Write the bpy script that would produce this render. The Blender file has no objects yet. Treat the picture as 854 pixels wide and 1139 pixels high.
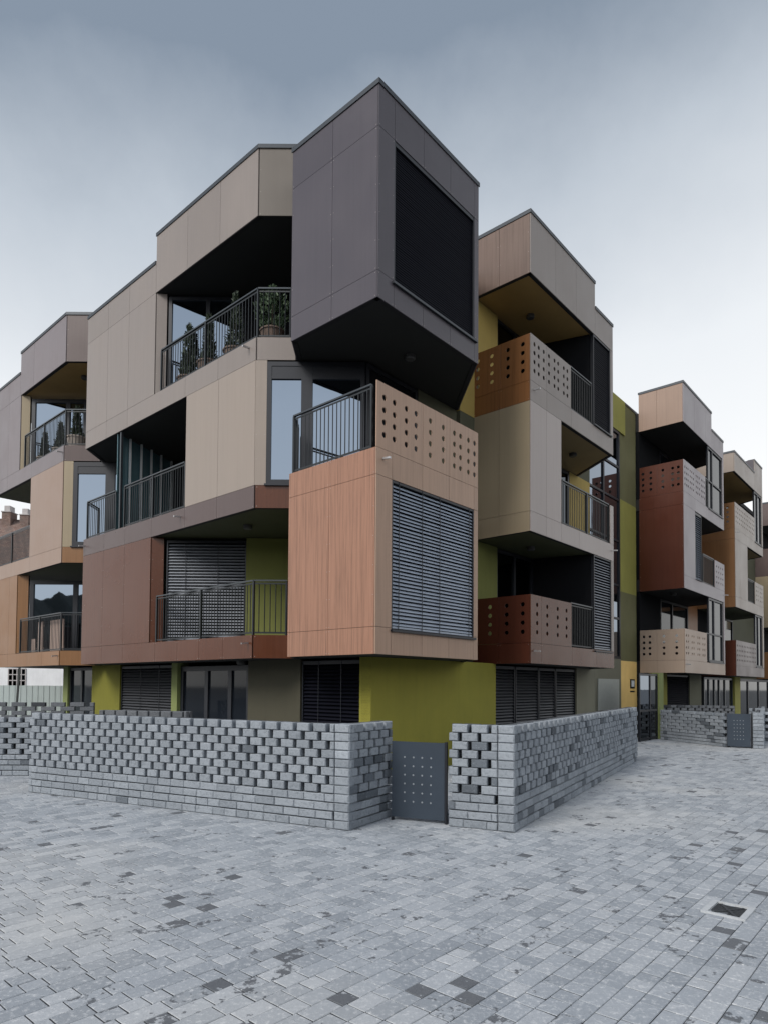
import bpy, math, random
from mathutils import Vector, Matrix
random.seed(7)
C = bpy.context.scene.collection
scene = bpy.context.scene

# ------------------------------------------------------------------ materials
def new_mat(name):
    m = bpy.data.materials.new(name); m.use_nodes = True
    nt = m.node_tree; b = nt.nodes['Principled BSDF']
    return m, nt, b
def lnk(nt, a, b): nt.links.new(a, b)
def obj_coords(nt, scale=(1, 1, 1), loc=(0, 0, 0)):
    tc = nt.nodes.new('ShaderNodeTexCoord'); mp = nt.nodes.new('ShaderNodeMapping')
    mp.inputs['Scale'].default_value = scale; mp.inputs['Location'].default_value = loc
    lnk(nt, tc.outputs['Object'], mp.inputs['Vector'])
    return mp.outputs['Vector']
def noise(nt, vec, scale, detail=4, rough=.55):
    n = nt.nodes.new('ShaderNodeTexNoise'); n.inputs['Scale'].default_value = scale
    n.inputs['Detail'].default_value = detail; n.inputs['Roughness'].default_value = rough
    if vec is not None: lnk(nt, vec, n.inputs['Vector'])
    return n.outputs['Fac']
def ramp(nt, fac, stops):
    r = nt.nodes.new('ShaderNodeValToRGB')
    while len(r.color_ramp.elements) < len(stops): r.color_ramp.elements.new(.5)
    for e, (p, c) in zip(r.color_ramp.elements, stops):
        e.position = p; e.color = (c[0], c[1], c[2], 1) if len(c) == 3 else c
    lnk(nt, fac, r.inputs['Fac'])
    return r.outputs['Color']
def mixc(nt, fac, a, b, mode='MIX'):
    m = nt.nodes.new('ShaderNodeMix'); m.data_type = 'RGBA'; m.blend_type = mode
    for s, v in ((m.inputs[0], fac), (m.inputs[6], a), (m.inputs[7], b)):
        if hasattr(v, 'is_linked'): lnk(nt, v, s)
        elif isinstance(v, (int, float)): s.default_value = v
        else: s.default_value = (v[0], v[1], v[2], 1)
    return m.outputs[2]
def bump(nt, b, h, strength=.3, dist=.01):
    n = nt.nodes.new('ShaderNodeBump'); n.inputs['Strength'].default_value = strength
    n.inputs['Distance'].default_value = dist
    lnk(nt, h, n.inputs['Height']); lnk(nt, n.outputs['Normal'], b.inputs['Normal'])
def attr(nt, name):
    a = nt.nodes.new('ShaderNodeAttribute'); a.attribute_name = name
    return a.outputs['Fac']
def sc(c, k): return tuple(min(1, x * k) for x in c)

def mat_board(name, col, rough=.42, grain=0., var=.10, spec=.3):
    """high pressure laminate facade board; grain = strength of the printed vertical wood grain"""
    m, nt, b = new_mat(name)
    v = obj_coords(nt)
    n1 = noise(nt, v, .9, 5)
    c = mixc(nt, n1, sc(col, 1 - var), sc(col, 1 + var))
    ra = attr(nt, 'rnd')
    c = mixc(nt, ra, c, sc(col, 1.0 - var * .9))
    # faint vertical rain streaks
    st = noise(nt, obj_coords(nt, (7, 7, .25)), 1.6, 5, .6)
    c = mixc(nt, ramp(nt, st, [(.45, (0, 0, 0)), (.8, (.35, .35, .35))]), c, sc(col, .78))
    if grain > 0:
        g = noise(nt, obj_coords(nt, (19, 19, .45)), 1.0, 6, .75)
        g2 = noise(nt, obj_coords(nt, (75, 75, 1.0)), 1.0, 3, .6)
        gm = ramp(nt, g, [(.36, (1, 1, 1)), (.54, (0, 0, 0))])
        c = mixc(nt, mixc(nt, grain, (0, 0, 0), gm), c, sc(col, .52))
        gm2 = ramp(nt, g2, [(.35, (1, 1, 1)), (.6, (0, 0, 0))])
        c = mixc(nt, mixc(nt, grain * .5, (0, 0, 0), gm2), c, sc(col, 1.25))
    lnk(nt, c, b.inputs['Base Color'])
    rr = ramp(nt, n1, [(.3, (rough - .07,) * 3), (.7, (rough + .07,) * 3)])
    lnk(nt, rr, b.inputs['Roughness']); b.inputs['Specular IOR Level'].default_value = spec
    bump(nt, b, noise(nt, v, 2.2, 3), .05, .02)
    return m
def mat_plain(name, col, rough=.5, metal=0., var=.12, nscale=6, bmp=.0, spec=.5):
    m, nt, b = new_mat(name)
    v = obj_coords(nt)
    n = noise(nt, v, nscale, 5)
    lnk(nt, mixc(nt, n, sc(col, 1 - var), sc(col, 1 + var)), b.inputs['Base Color'])
    b.inputs['Roughness'].default_value = rough; b.inputs['Metallic'].default_value = metal
    b.inputs['Specular IOR Level'].default_value = spec
    if bmp: bump(nt, b, noise(nt, v, nscale * 12, 4), bmp, .01)
    return m
def mat_render(name, col):
    """painted mineral render"""
    m, nt, b = new_mat(name)
    v = obj_coords(nt)
    n = noise(nt, v, 1.1, 6, .6)
    c = mixc(nt, n, sc(col, .76), sc(col, 1.18))
    st = noise(nt, obj_coords(nt, (5, 5, .4)), 1.5, 4)
    c = mixc(nt, ramp(nt, st, [(.5, (0, 0, 0)), (.85, (.4, .4, .4))]), c, sc(col, .68))
    lnk(nt, c, b.inputs['Base Color']); b.inputs['Roughness'].default_value = .85
    bump(nt, b, noise(nt, v, 160, 3), .25, .004)
    return m
def mat_glass(name, refl=(.20, .24, .295)):
    """solar control glazing in front of an unlit room: a dark pane with a strong coating reflection"""
    m, nt, b = new_mat(name)
    b.inputs['Base Color'].default_value = (*refl, 1); b.inputs['Metallic'].default_value = 1
    b.inputs['Roughness'].default_value = .015
    bump(nt, b, noise(nt, obj_coords(nt), 1.3, 2), .03, .05)
    return m
def mat_stone(name, dark, light, bump_s=.6, spots=.15):
    m, nt, b = new_mat(name)
    v = obj_coords(nt)
    r = attr(nt, 'rnd')
    n = noise(nt, v, 26, 6, .7)
    c = ramp(nt, r, [(0, sc(dark, .62)), (.07, dark), (.5, tuple((x + y) / 2 for x, y in zip(dark, light))), (.95, light), (1, sc(light, 1.15))])
    c = mixc(nt, ramp(nt, n, [(.3, (.55, .55, .55)), (.5, (0, 0, 0))]), c, sc(dark, .7))
    n2 = noise(nt, v, 70, 4, .7)
    c = mixc(nt, ramp(nt, n2, [(.58, (0, 0, 0)), (.72, (spots * 3,) * 3)]), c, sc(light, 1.35))
    lnk(nt, c, b.inputs['Base Color']); b.inputs['Roughness'].default_value = .88
    b.inputs['Specular IOR Level'].default_value = .3
    bump(nt, b, n, bump_s, .012)
    return m
def mat_paver():
    m, nt, b = new_mat('paver')
    v = obj_coords(nt)
    r = attr(nt, 'rnd'); w = attr(nt, 'worn')
    base = ramp(nt, r, [(0, (.21, .234, .265)), (.5, (.29, .317, .352)), (1, (.39, .412, .44))])
    big = noise(nt, v, .35, 4)
    base = mixc(nt, ramp(nt, big, [(.35, (.45,) * 3), (.65, (0,) * 3)]), base, (.27, .292, .32))
    # lime bloom specks
    n1 = noise(nt, v, 26, 8, .78)
    base = mixc(nt, ramp(nt, n1, [(.52, (0,) * 3), (.68, (.8,) * 3)]), base, (.62, .63, .645))
    n4 = noise(nt, v, 90, 4, .8)
    base = mixc(nt, ramp(nt, n4, [(.36, (.4,) * 3), (.5, (0,) * 3)]), base, (.20, .212, .235))
    big2 = noise(nt, obj_coords(nt, (1, 1, 1), (3.1, 1.7, 0)), .22, 3)
    base = mixc(nt, ramp(nt, big2, [(.5, (0,) * 3), (.68, (.55,) * 3)]), base, (.50, .50, .49))
    # patches where the pale surface has worn to the dark core
    n2 = noise(nt, v, 11, 8, .68)
    ad = nt.nodes.new('ShaderNodeMath'); ad.operation = 'ADD'; lnk(nt, n2, ad.inputs[0]); lnk(nt, w, ad.inputs[1])
    wm = ramp(nt, ad.outputs[0], [(.72, (0,) * 3), (.76, (.9,) * 3)])
    base = mixc(nt, wm, base, mixc(nt, n4, (.055, .06, .07), (.11, .117, .13)))
    lnk(nt, base, b.inputs['Base Color'])
    lnk(nt, ramp(nt, n1, [(.3, (.62,) * 3), (.7, (.85,) * 3)]), b.inputs['Roughness'])
    b.inputs['Specular IOR Level'].default_value = .35
    bump(nt, b, n1, .35, .006)
    return m

M = {}
M['slate'] = mat_board('slate_board', (.074, .066, .078), .36, .10)
M['beige'] = mat_board('beige_board', (.285, .240, .207), .38, .05)
M['greybeige'] = mat_board('grey_beige_board', (.226, .196, .18), .38, .05)
M['taupe'] = mat_board('taupe_board', (.10, .073, .070), .34, .12)
M['russet'] = mat_board('russet_board', (.092, .031, .015), .24, .45, spec=.3)
M['rust'] = mat_board('rust_board', (.078, .023, .013), .36, .30)
M['ochre'] = mat_board('ochre_board', (.225, .115, .052), .36, .30)
M['mauve'] = mat_board('mauve_board', (.175, .15, .157), .38, .05)
M['rosewood'] = mat_board('pink_wood_board', (.30, .158, .105), .38, 1.0)
M['palewood'] = mat_board('pale_pink_board', (.37, .245, .175), .38, .4)
M['brownwood'] = mat_board('brown_wood_board', (.215, .095, .036), .36, .6)
M['pinkbeige'] = mat_board('pink_beige_board', (.285, .20, .155), .38, .15)
M['lilac'] = mat_board('lilac_board', (.27, .24, .255), .38, .05)
M['khaki'] = mat_board('khaki_board', (.30, .245, .165), .38, .08)
M['rivet'] = mat_plain('rivet', (.34, .31, .29), .4, .3)
M['greybeige_shaded'] = mat_board('shaded_grey_beige_board', (.150, .132, .115), .38, .05)  # grey beige darkened for the slanted return, its shade put into the colour
M['greywood'] = mat_board('grey_brown_wood_board', (.155, .108, .088), .38, .5)
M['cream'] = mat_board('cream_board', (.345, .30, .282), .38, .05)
M['sand'] = mat_board('sand_board', (.41, .315, .25), .42, .05)
M['joint'] = mat_plain('shadow_joint', (.012, .012, .013), .9)
M['coping'] = mat_plain('coping_metal', (.052, .058, .066), .45, .6, .1)
M['frame'] = mat_plain('frame_metal', (.012, .014, .02), .42, .2, .15)
M['rail'] = mat_plain('rail_metal', (.011, .014, .017), .42, .2, .15)
M['railtop'] = mat_plain('rail_top_metal', (.05, .057, .064), .35, .5, .1)
M['white_frame'] = mat_plain('pale_frame', (.75, .78, .8), .4, .2, .08)
M['glass'] = mat_glass('coated_glass')
M['darkglass'] = mat_glass('dark_glass', (.055, .068, .082))
m_, nt_, b_ = new_mat('dim_glass'); b_.inputs['Base Color'].default_value = (.010, .013, .018, 1); b_.inputs['Roughness'].default_value = .05; b_.inputs['Specular IOR Level'].default_value = .22
M['dimglass'] = m_
M['tealglass'] = mat_plain('teal_panel', (.10, .19, .22), .25)
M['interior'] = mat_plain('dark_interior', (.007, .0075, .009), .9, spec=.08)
M['slat'] = mat_plain('blind_slat', (.27, .31, .375), .35, .15, .1)
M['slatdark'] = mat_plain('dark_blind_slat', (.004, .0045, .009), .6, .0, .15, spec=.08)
M['slatlow'] = mat_plain('low_blind_slat', (.05, .053, .06), .45, .1, .1)
M['slatmid'] = mat_plain('mid_blind_slat', (.20, .215, .245), .38, .2, .1)
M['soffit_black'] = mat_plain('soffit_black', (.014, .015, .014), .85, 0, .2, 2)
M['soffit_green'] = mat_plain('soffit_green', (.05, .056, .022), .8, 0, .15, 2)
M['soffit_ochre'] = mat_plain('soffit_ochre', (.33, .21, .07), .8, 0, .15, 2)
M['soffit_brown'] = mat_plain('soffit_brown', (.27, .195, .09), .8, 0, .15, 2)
M['olive'] = mat_render('olive_render', (.15, .143, .012))
M['oliveup'] = mat_render('olive_green_render', (.135, .145, .036))
M['yellow'] = mat_render('ochre_yellow_render', (.36, .265, .075))
M['orange'] = mat_render('orange_yellow_render', (.80, .54, .19))
M['lime'] = mat_render('lime_green_render', (.255, .24, .055))
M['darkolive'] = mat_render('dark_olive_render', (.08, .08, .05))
M['olive_shaded'] = mat_render('shaded_olive_render', (.050, .046, .028))  # olive darkened on the garden side, shade under the overhang painted in
M['pierolive'] = mat_render('pier_olive_render', (.125, .12, .052))
M['olive_lit'] = mat_render('lit_olive_render', (.225, .208, .026))  # same olive paint, brightened on the street side: light put into the colour
M['greyrender'] = mat_render('grey_render', (.15, .145, .105))
M['greenedge'] = mat_render('green_edge_render', (.17, .20, .07))
M['paleboard'] = mat_plain('pale_infill', (.34, .35, .32), .7)
M['brick'] = mat_stone('wall_block', (.118, .135, .156), (.295, .323, .357), .9, .2)
M['brickdark'] = mat_stone('dark_wall_block', (.06, .066, .076), (.15, .16, .175), .7)
M['gate'] = mat_plain('gate_metal', (.038, .052, .072), .45, .35, .25, 3)
M['stud'] = mat_plain('stud_metal', (.22, .245, .27), .5, .2)
M['lamp'] = mat_plain('lamp_housing', (.05, .05, .05), .5)
M['deck'] = mat_plain('deck_concrete', (.2, .2, .2), .8)
M['roof'] = mat_plain('roof_membrane', (.12, .12, .125), .9)
M['terracotta'] = mat_plain('pot_clay', (.12, .085, .068), .8)
M['palepot'] = mat_plain('pale_pot', (.30, .26, .23), .7)
M['soil'] = mat_plain('soil', (.03, .022, .015), .95)
M['steel'] = mat_plain('spout_steel', (.45, .45, .46), .35, .7)

def mat_leaf(name, a, b_):
    m, nt, b = new_mat(name)
    lnk(nt, mixc(nt, attr(nt, 'rnd'), a, b_), b.inputs['Base Color']); b.inputs['Roughness'].default_value = .65
    return m
M['conifer'] = mat_leaf('conifer_leaf', (.012, .022, .014), (.035, .055, .028))
M['bush'] = mat_leaf('bush_leaf', (.02, .045, .02), (.06, .10, .045))

# ------------------------------------------------------------------ mesh builder
class MB:
    def __init__(self): self.v = []; self.f = []; self.m = []; self.r = []; self.mats = []
    def mi(self, m):
        if m not in self.mats: self.mats.append(m)
        return self.mats.index(m)
    def add(self, vs, fs, m, r=None):
        b = len(self.v); k = self.mi(m); r = random.random() if r is None else r
        self.v += [tuple(p) for p in vs]
        for f in fs: self.f.append(tuple(b + i for i in f)); self.m.append(k); self.r.append(r)
    def hexa(self, p, m, r=None):
        """p: 8 corners, 0-3 ring at the start, 4-7 ring at the end"""
        self.add(p, [(0, 3, 2, 1), (4, 5, 6, 7), (0, 1, 5, 4), (1, 2, 6, 5), (2, 3, 7, 6), (3, 0, 4, 7)], m, r)
    def box(self, a, b, m, r=None):
        (x0, y0, z0), (x1, y1, z1) = a, b
        self.hexa([(x0, y0, z0), (x1, y0, z0), (x1, y1, z0), (x0, y1, z0), (x0, y0, z1), (x1, y0, z1), (x1, y1, z1), (x0, y1, z1)], m, r)
    def fbox(self, F, u0, u1, d0, d1, z0, z1, m, r=None):
        """box in the frame of a wall face: u along it, d inward, z up"""
        p = [F(u0, d0, z0), F(u1, d0, z0), F(u1, d1, z0), F(u0, d1, z0), F(u0, d0, z1), F(u1, d0, z1), F(u1, d1, z1), F(u0, d1, z1)]
        self.hexa(p, m, r)
    def bar(self, a, b, w, m, h=None):
        a = Vector(a); b = Vector(b); d = (b - a).normalized()
        up = Vector((0, 0, 1)) if abs(d.z) < .9 else Vector((1, 0, 0))
        s = d.cross(up).normalized() * w / 2; t = s.cross(d).normalized() * (h or w) / 2
        self.hexa([a - s - t, a + s - t, a + s + t, a - s + t, b - s - t, b + s - t, b + s + t, b - s + t], m)
    def prism(self, poly, z0, z1, m, mtop=None, mbot=None):
        ar = sum(poly[i][0] * poly[(i + 1) % len(poly)][1] - poly[(i + 1) % len(poly)][0] * poly[i][1] for i in range(len(poly)))
        if ar < 0: poly = poly[::-1]
        n = len(poly); vs = [(x, y, z0) for x, y in poly] + [(x, y, z1) for x, y in poly]
        self.add(vs, [(i, (i + 1) % n, n + (i + 1) % n, n + i) for i in range(n)], m)
        self.add(vs, [tuple(range(n, 2 * n))], mtop or m); self.add(vs, [tuple(range(n))[::-1]], mbot or m)
    def lathe(self, c, prof, m, n=20):
        x, y, z = c; vs = []
        for r, h in prof: vs += [(x + r * math.cos(2 * math.pi * i / n), y + r * math.sin(2 * math.pi * i / n), z + h) for i in range(n)]
        fs = [(k * n + i, k * n + (i + 1) % n, (k + 1) * n + (i + 1) % n, (k + 1) * n + i) for k in range(len(prof) - 1) for i in range(n)]
        self.add(vs, fs, m)
    def build(self, name, parent=None, loc=None):
        me = bpy.data.meshes.new(name)
        vs = self.v
        if loc is not None: vs = [(p[0] - loc[0], p[1] - loc[1], p[2] - loc[2]) for p in vs]
        me.from_pydata(vs, [], self.f)
        for m in self.mats: me.materials.append(M[m])
        me.polygons.foreach_set('material_index', self.m)
        a = me.attributes.new('rnd', 'FLOAT', 'FACE'); a.data.foreach_set('value', self.r)
        me.update()
        o = bpy.data.objects.new(name, me); C.objects.link(o)
        if parent: o.parent = parent
        if loc is not None: o.location = loc
        return o

def tag(o, label=None, cat=None, group=None, kind=None):
    if label: o['label'] = label
    if cat: o['category'] = cat
    if group: o['group'] = group
    if kind or cat: o['kind'] = kind or 'thing'
    return o
def empty(name, loc, rz=0):
    o = bpy.data.objects.new(name, None); o.empty_display_size = .2
    C.objects.link(o); o.location = loc; o.rotation_euler = (0, 0, rz)
    return o

# ------------------------------------------------------------------ site frame
# The block stands at an angle to the view: local x (t) runs along the street front to the right,
# local y (s) along the garden front to the left; the near corner of the block is the origin.
A_R = math.radians(90 - 41.41)
P0 = Vector((-.156, 11.0, 0))
UR = Vector((math.cos(A_R), math.sin(A_R), 0)); UL = Vector((-math.sin(A_R), math.cos(A_R), 0))
def W(t, s, z=0): return P0 + UR * t + UL * s + Vector((0, 0, z))
Z1, Z2, Z3, ZS, ZL, ZH = 2.28, 5.365, 8.45, 11.5, 12.3, 13.0
BAND = .48
HX = Vector((.6614, -.75))          # world +X in (t, s): the line of the slanted reveals
HY = Vector((.75, .6614))           # world +Y in (t, s)
class Face:
    """a vertical wall face in building coordinates"""
    def __init__(self, o, d, inn): self.o = Vector(o); self.d = Vector(d).normalized(); self.i = Vector(inn).normalized()
    def __call__(self, u, dd, z):
        p = self.o + self.d * u + self.i * dd; return (p.x, p.y, z)
RF = Face((0, 0), (1, 0), (0, 1))                    # street front, u = t
LF = Face((0, 0), (0, 1), (1, 0))                    # garden front, u = s
def side(t): return Face((t, 0), (0, 1), (1, 0))     # left cheek of a bay at t, u = s
def diag(s): return Face((0, s), HX, HY)             # slanted return on the garden front
def back(s): return Face((0, s), HY, HX)
building = tag(empty('apartment_building', P0, A_R),
    'four storey apartment block with jutting beige, slate and wood coloured boxes and loggias', 'apartment building')

def cuts(a, b, cs):
    e = [a] + sorted(c for c in cs if a + .05 < c < b - .05) + [b]
    return list(zip(e[:-1], e[1:]))
def boards(mb, F, u0, u1, z0, z1, mat, uc=(), zc=(), backing=True, th=.02, gap=.007):
    for a, b in cuts(u0, u1, uc):
        for c, d in cuts(z0, z1, zc):
            mb.fbox(F, a + gap / 2, b - gap / 2, 0, th, c + gap / 2, d - gap / 2, mat)
            nz = max(1, int((d - c) / .5))
            for uu in (a + .035, b - .035):         # rivets along the upright edges
                for k in range(nz + 1):
                    zz = c + .04 + (d - c - .08) * k / nz
                    ring = [F(uu + .007 * math.cos(q * 1.0472), -.0015, zz + .007 * math.sin(q * 1.0472)) for q in range(6)]
                    mb.add(ring, [(0, 1, 2, 3, 4, 5)], 'rivet')
    if backing: mb.fbox(F, u0 + .004, u1 - .004, th, th + .09, z0 + .004, z1 - .004, 'joint')
def cladding(F, rects, mat, label=None, name='cladding', uc=(), zc=()):
    groups = []                     # boards that touch make one part, separate strips make separate parts
    for r in rects:
        hit = [g for g in groups if any(r[0] <= q[1] and q[0] <= r[1] and r[2] <= q[3] and q[2] <= r[3] for q in g)]
        groups = [g for g in groups if g not in hit] + [sum(hit, []) + [r]]
    for g in groups:
        mb = MB()
        for r in g: boards(mb, F, *r, mat, uc, zc)
        o = mb.build(name, building)
        if label: o['label'] = label
def hole_board(mb, F, u0, u1, z0, z1, hu, hz, rad, mat, th=.02, n=14, gap=.007):
    """board with real round holes: every hole has its own rectangular cell"""
    u0 += gap / 2; u1 -= gap / 2; z0 += gap / 2; z1 -= gap / 2
    hu = sorted(hu); hz = sorted(hz)
    ue = [u0] + [(a + b) / 2 for a, b in zip(hu[:-1], hu[1:])] + [u1]
    ze = [z0] + [(a + b) / 2 for a, b in zip(hz[:-1], hz[1:])] + [z1]
    rr = random.random()
    for i, cu in enumerate(hu):
        for j, cz in enumerate(hz):
            a, b, c, d = ue[i], ue[i + 1], ze[j], ze[j + 1]
            angs = sorted([2 * math.pi * k / n for k in range(n)] + [math.atan2(zz - cz, uu - cu) % (2 * math.pi) for uu in (a, b) for zz in (c, d)])
            inn = [(cu + rad * math.cos(t), cz + rad * math.sin(t)) for t in angs]; out = []
            for t in angs:
                dx, dz = math.cos(t), math.sin(t); k = 1e9
                if dx > 1e-9: k = min(k, (b - cu) / dx)
                if dx < -1e-9: k = min(k, (a - cu) / dx)
                if dz > 1e-9: k = min(k, (d - cz) / dz)
                if dz < -1e-9: k = min(k, (c - cz) / dz)
                out.append((cu + dx * k, cz + dz * k))
            m = len(angs); vs = []
            for dd in (0, th):
                vs += [F(u, dd, z) for u, z in inn] + [F(u, dd, z) for u, z in out]
            fs = []
            for k in range(m):
                q = (k + 1) % m
                fs += [(k, q, m + q, m + k), (2 * m + q, 2 * m + k, 3 * m + k, 3 * m + q), (k, 2 * m + k, 2 * m + q, q)]
            mb.add(vs, fs, mat, rr)
    for a, b, c, d in ((u0, u0, z0, z1), (u1, u1, z0, z1)):
        mb.add([F(a, 0, c), F(a, th, c), F(a, th, d), F(a, 0, d)], [(0, 1, 2, 3)], mat, rr)
    for z in (z0, z1):
        mb.add([F(u0, 0, z), F(u1, 0, z), F(u1, th, z), F(u0, th, z)], [(0, 1, 2, 3)], mat, rr)
def parapet(F, panels, z0, z1, hz, mat, rad=.053, label=None):
    """panels: (u0, u1, [hole columns])"""
    mb = MB()
    for u0, u1, hu in panels: hole_board(mb, F, u0, u1, z0, z1, hu, hz, rad, mat)
    # posts behind the joints carry the boards
    for u0, u1, hu in panels: mb.fbox(F, u1 - .07, u1 - .02, .022, .062, z0, z1 - .02, 'rail')
    o = mb.build('perforated_parapet', building)
    if label: o['label'] = label
    return o
def coping(F, segs, name='coping'):
    mb = MB()
    for u0, u1, z in segs:
        mb.fbox(F, u0, u1, -.018, .30, z, z + (.022 if F is LF or F is RF else .019), 'coping')
        mb.fbox(F, u0, u1, -.018, -.004, z - .065, z - .0005, 'coping')
    return mb.build(name, building)
def wallface(F, u0, u1, z0, z1, mat, name='wall', d0=0, d1=.12, label=None):
    mb = MB(); mb.fbox(F, u0, u1, d0, d1, z0, z1, mat); o = mb.build(name, building)
    if label: o['label'] = label
    return o
def window(F, u0, u1, z0, z1, mull=(), trans=(), glass='glass', fw=.07, d=.0, frame='frame', name='window', sill=True, mw=None):
    """frame with mullions (a part); panes and sill are its sub-parts"""
    mb = MB()
    us = [u0] + list(mull) + [u1]
    mb.fbox(F, u0, u0 + fw, d, d + .07, z0, z1, frame); mb.fbox(F, u1 - fw, u1, d, d + .07, z0, z1, frame)
    mb.fbox(F, u0 + fw, u1 - fw, d, d + .07, z0, z0 + fw, frame); mb.fbox(F, u0 + fw, u1 - fw, d, d + .07, z1 - fw, z1, frame)
    for u in mull: mw_ = mw or fw * .6; mb.fbox(F, u - mw_, u + mw_, d + .003, d + .067, z0 + fw, z1 - fw, frame)
    for z in trans: mb.fbox(F, u0 + fw, u1 - fw, d + .006, d + .064, z - fw * .4, z + fw * .4, frame)
    if mw and trans: mb.fbox(F, u0 + fw, u1 - fw, d + .012, d + .03, trans[0], z1 - fw, 'frame')
    o = mb.build(name, building)
    for a, b in zip(us[:-1], us[1:]):
        g = MB(); g.fbox(F, a + .02, b - .02, d + .045, d + .055, z0 + .02, z1 - .02, glass); g.build('pane', o)
    if sill:
        g = MB(); g.fbox(F, u0 - .03, u1 + .03, d - .05, d + .02, z0 - .045, z0 - .005, 'frame'); g.build('sill', o)
    return o
def blind(F, u0, u1, z0, z1, mat='slat', pitch=.07, width=.075, ang=48, d=.05, guides=(), box=True, label=None, frame=True):
    """external venetian blind: every slat a thin tilted bar, with guide cords, side rails and bottom rail"""
    mb = MB(); n = int((z1 - z0 - .1) / pitch); a = math.radians(ang)
    hx, hz = width / 2 * math.cos(a), width / 2 * math.sin(a)
    for k in range(n):
        z = z0 + .06 + (k + .5) * pitch; r = random.random(); j = random.uniform(-.004, .004)
        # outer edge low, inner edge high, slightly cambered
        m = [(d - hx, z - hz + j), (d - hx * .1 - .006, z + .006 + j), (d + hx, z + hz + j)]
        vs = []
        for u in (u0 + .035, u1 - .035):
            vs += [F(u, p[0], p[1]) for p in m] + [F(u, p[0] + .002, p[1] - .003) for p in m[::-1]]
        fs = [(i, (i + 1) % 6, 6 + (i + 1) % 6, 6 + i) for i in range(6)] + [(5, 4, 3, 2, 1, 0), (6, 7, 8, 9, 10, 11)]
        mb.add(vs, fs, mat, r)
    mb.fbox(F, u0 + .03, u1 - .03, d - .03, d + .03, z0 + .01, z0 + .045, mat)
    o = mb.build('blind', building)
    if label: o['label'] = label
    g = MB()
    g.fbox(F, u0, u0 + .03, d - .045, d + .05, z0, z1, 'frame'); g.fbox(F, u1 - .03, u1, d - .045, d + .05, z0, z1, 'frame')
    for u in guides: g.fbox(F, u - .006, u + .006, d - .048, d - .04, z0, z1, 'frame')
    g.fbox(F, u0 + .031, u1 - .031, d - .04, d + .045, z0 + .06 + n * pitch + .012, z1, 'frame')
    g.build('guide_rail', o)
    b = MB(); b.fbox(F, u0 + .002, u1 - .002, d + .06, d + .08, z0 + .002, z1 - .002, 'interior'); b.build('pane', o)
    return o
def railing(pts, z0, z1, mids=(), sp=.105, ends=True):
    """steel balustrade along a polyline of (t, s): posts and balusters one mesh, the handrail a sub-part"""
    mb = MB(); hr = MB()
    for i, (a, b) in enumerate(zip(pts[:-1], pts[1:])):
        a = Vector(a); b = Vector(b); L = (b - a).length; n = max(2, round(L / sp))
        mb.bar((*a, z0 + .05), (*b, z0 + .05), .012, 'rail', .035)
        mb.bar((*a, z1 - .06), (*b, z1 - .06), .012, 'rail', .03)
        for k in range(n + 1):
            p = a.lerp(b, k / n); post = k in (0, n)
            w = .042 if post else .014
            if not (i > 0 and k == 0): mb.bar((*p, z0 if post else z0 + .05), (*p, z1 - .02 if post else z1 - .06), w, 'rail')
        for f in ((.5,) if L > 2.2 else ()):
            p = a.lerp(b, f); mb.bar((*p, z0), (*p, z1 - .02), .05, 'rail')
        hr.bar((*a, z1 + (.0015 * i)), (*b, z1 + (.0015 * i)), .05, 'railtop', .03)
    o = mb.build('balcony_railing', building); hr.build('handrail', o)
    return o

# ------------------------------------------------------------------ floors, soffits and roofs
P_BOX1 = [(0.03, .03), (3.12, .03), (4.70, 1.61), (5, 1.61), (5, 6), (.56, 2.75), (.03, 2.26)]
P_A = [(.03, 3.37), (.56, 2.76), (4.99, 6.01), (5, 14), (.75, 11.89), (.03, 11.22)]
P_B = [(.03, 12.75), (.75, 11.90), (4.99, 14.01), (5, 18.6), (.03, 18.6)]
P_2 = [(5.37, .03), (10.17, .03), (11.33, 1.61), (11.35, 6), (5.01, 6), (5.01, 1.61), (5.37, 1.61)]
P_C = [(11.36, 1.80), (16.66, 1.80), (16.66, 6), (11.36, 6)]
P_3 = [(16.72, .03), (22.07, .03), (22.7, 1.61), (22.7, 6), (16.7, 6), (16.7, 1.6)]
P_34 = [(22.72, 1.64), (23.96, 1.64), (23.96, 6), (22.72, 6)]
P_4 = [(23.98, .03), (29.57, .03), (30.4, 1.61), (30.4, 6), (23.98, 6)]
P_C2 = [(30.42, 1.64), (36.08, 1.64), (36.08, 6), (30.42, 6)]
P_5 = [(36.13, .03), (41.3, .03), (41.3, 6), (36.1, 6)]
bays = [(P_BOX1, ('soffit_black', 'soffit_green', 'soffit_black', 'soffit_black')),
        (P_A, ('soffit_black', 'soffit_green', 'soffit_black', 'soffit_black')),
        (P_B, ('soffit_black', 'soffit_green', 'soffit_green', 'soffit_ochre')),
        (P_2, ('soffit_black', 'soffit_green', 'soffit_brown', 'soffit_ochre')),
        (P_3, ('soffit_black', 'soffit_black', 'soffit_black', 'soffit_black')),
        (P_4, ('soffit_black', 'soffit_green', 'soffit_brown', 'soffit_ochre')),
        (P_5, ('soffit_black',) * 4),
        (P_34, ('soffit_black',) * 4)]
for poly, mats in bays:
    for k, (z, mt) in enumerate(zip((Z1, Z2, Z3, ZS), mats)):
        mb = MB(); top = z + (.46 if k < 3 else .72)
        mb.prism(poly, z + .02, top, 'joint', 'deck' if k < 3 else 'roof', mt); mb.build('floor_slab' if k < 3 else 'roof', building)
for poly in (P_C, P_C2):
    mb = MB(); mb.prism(poly, ZL - .25, ZL - .03, 'joint', 'roof'); mb.build('roof', building)

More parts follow.
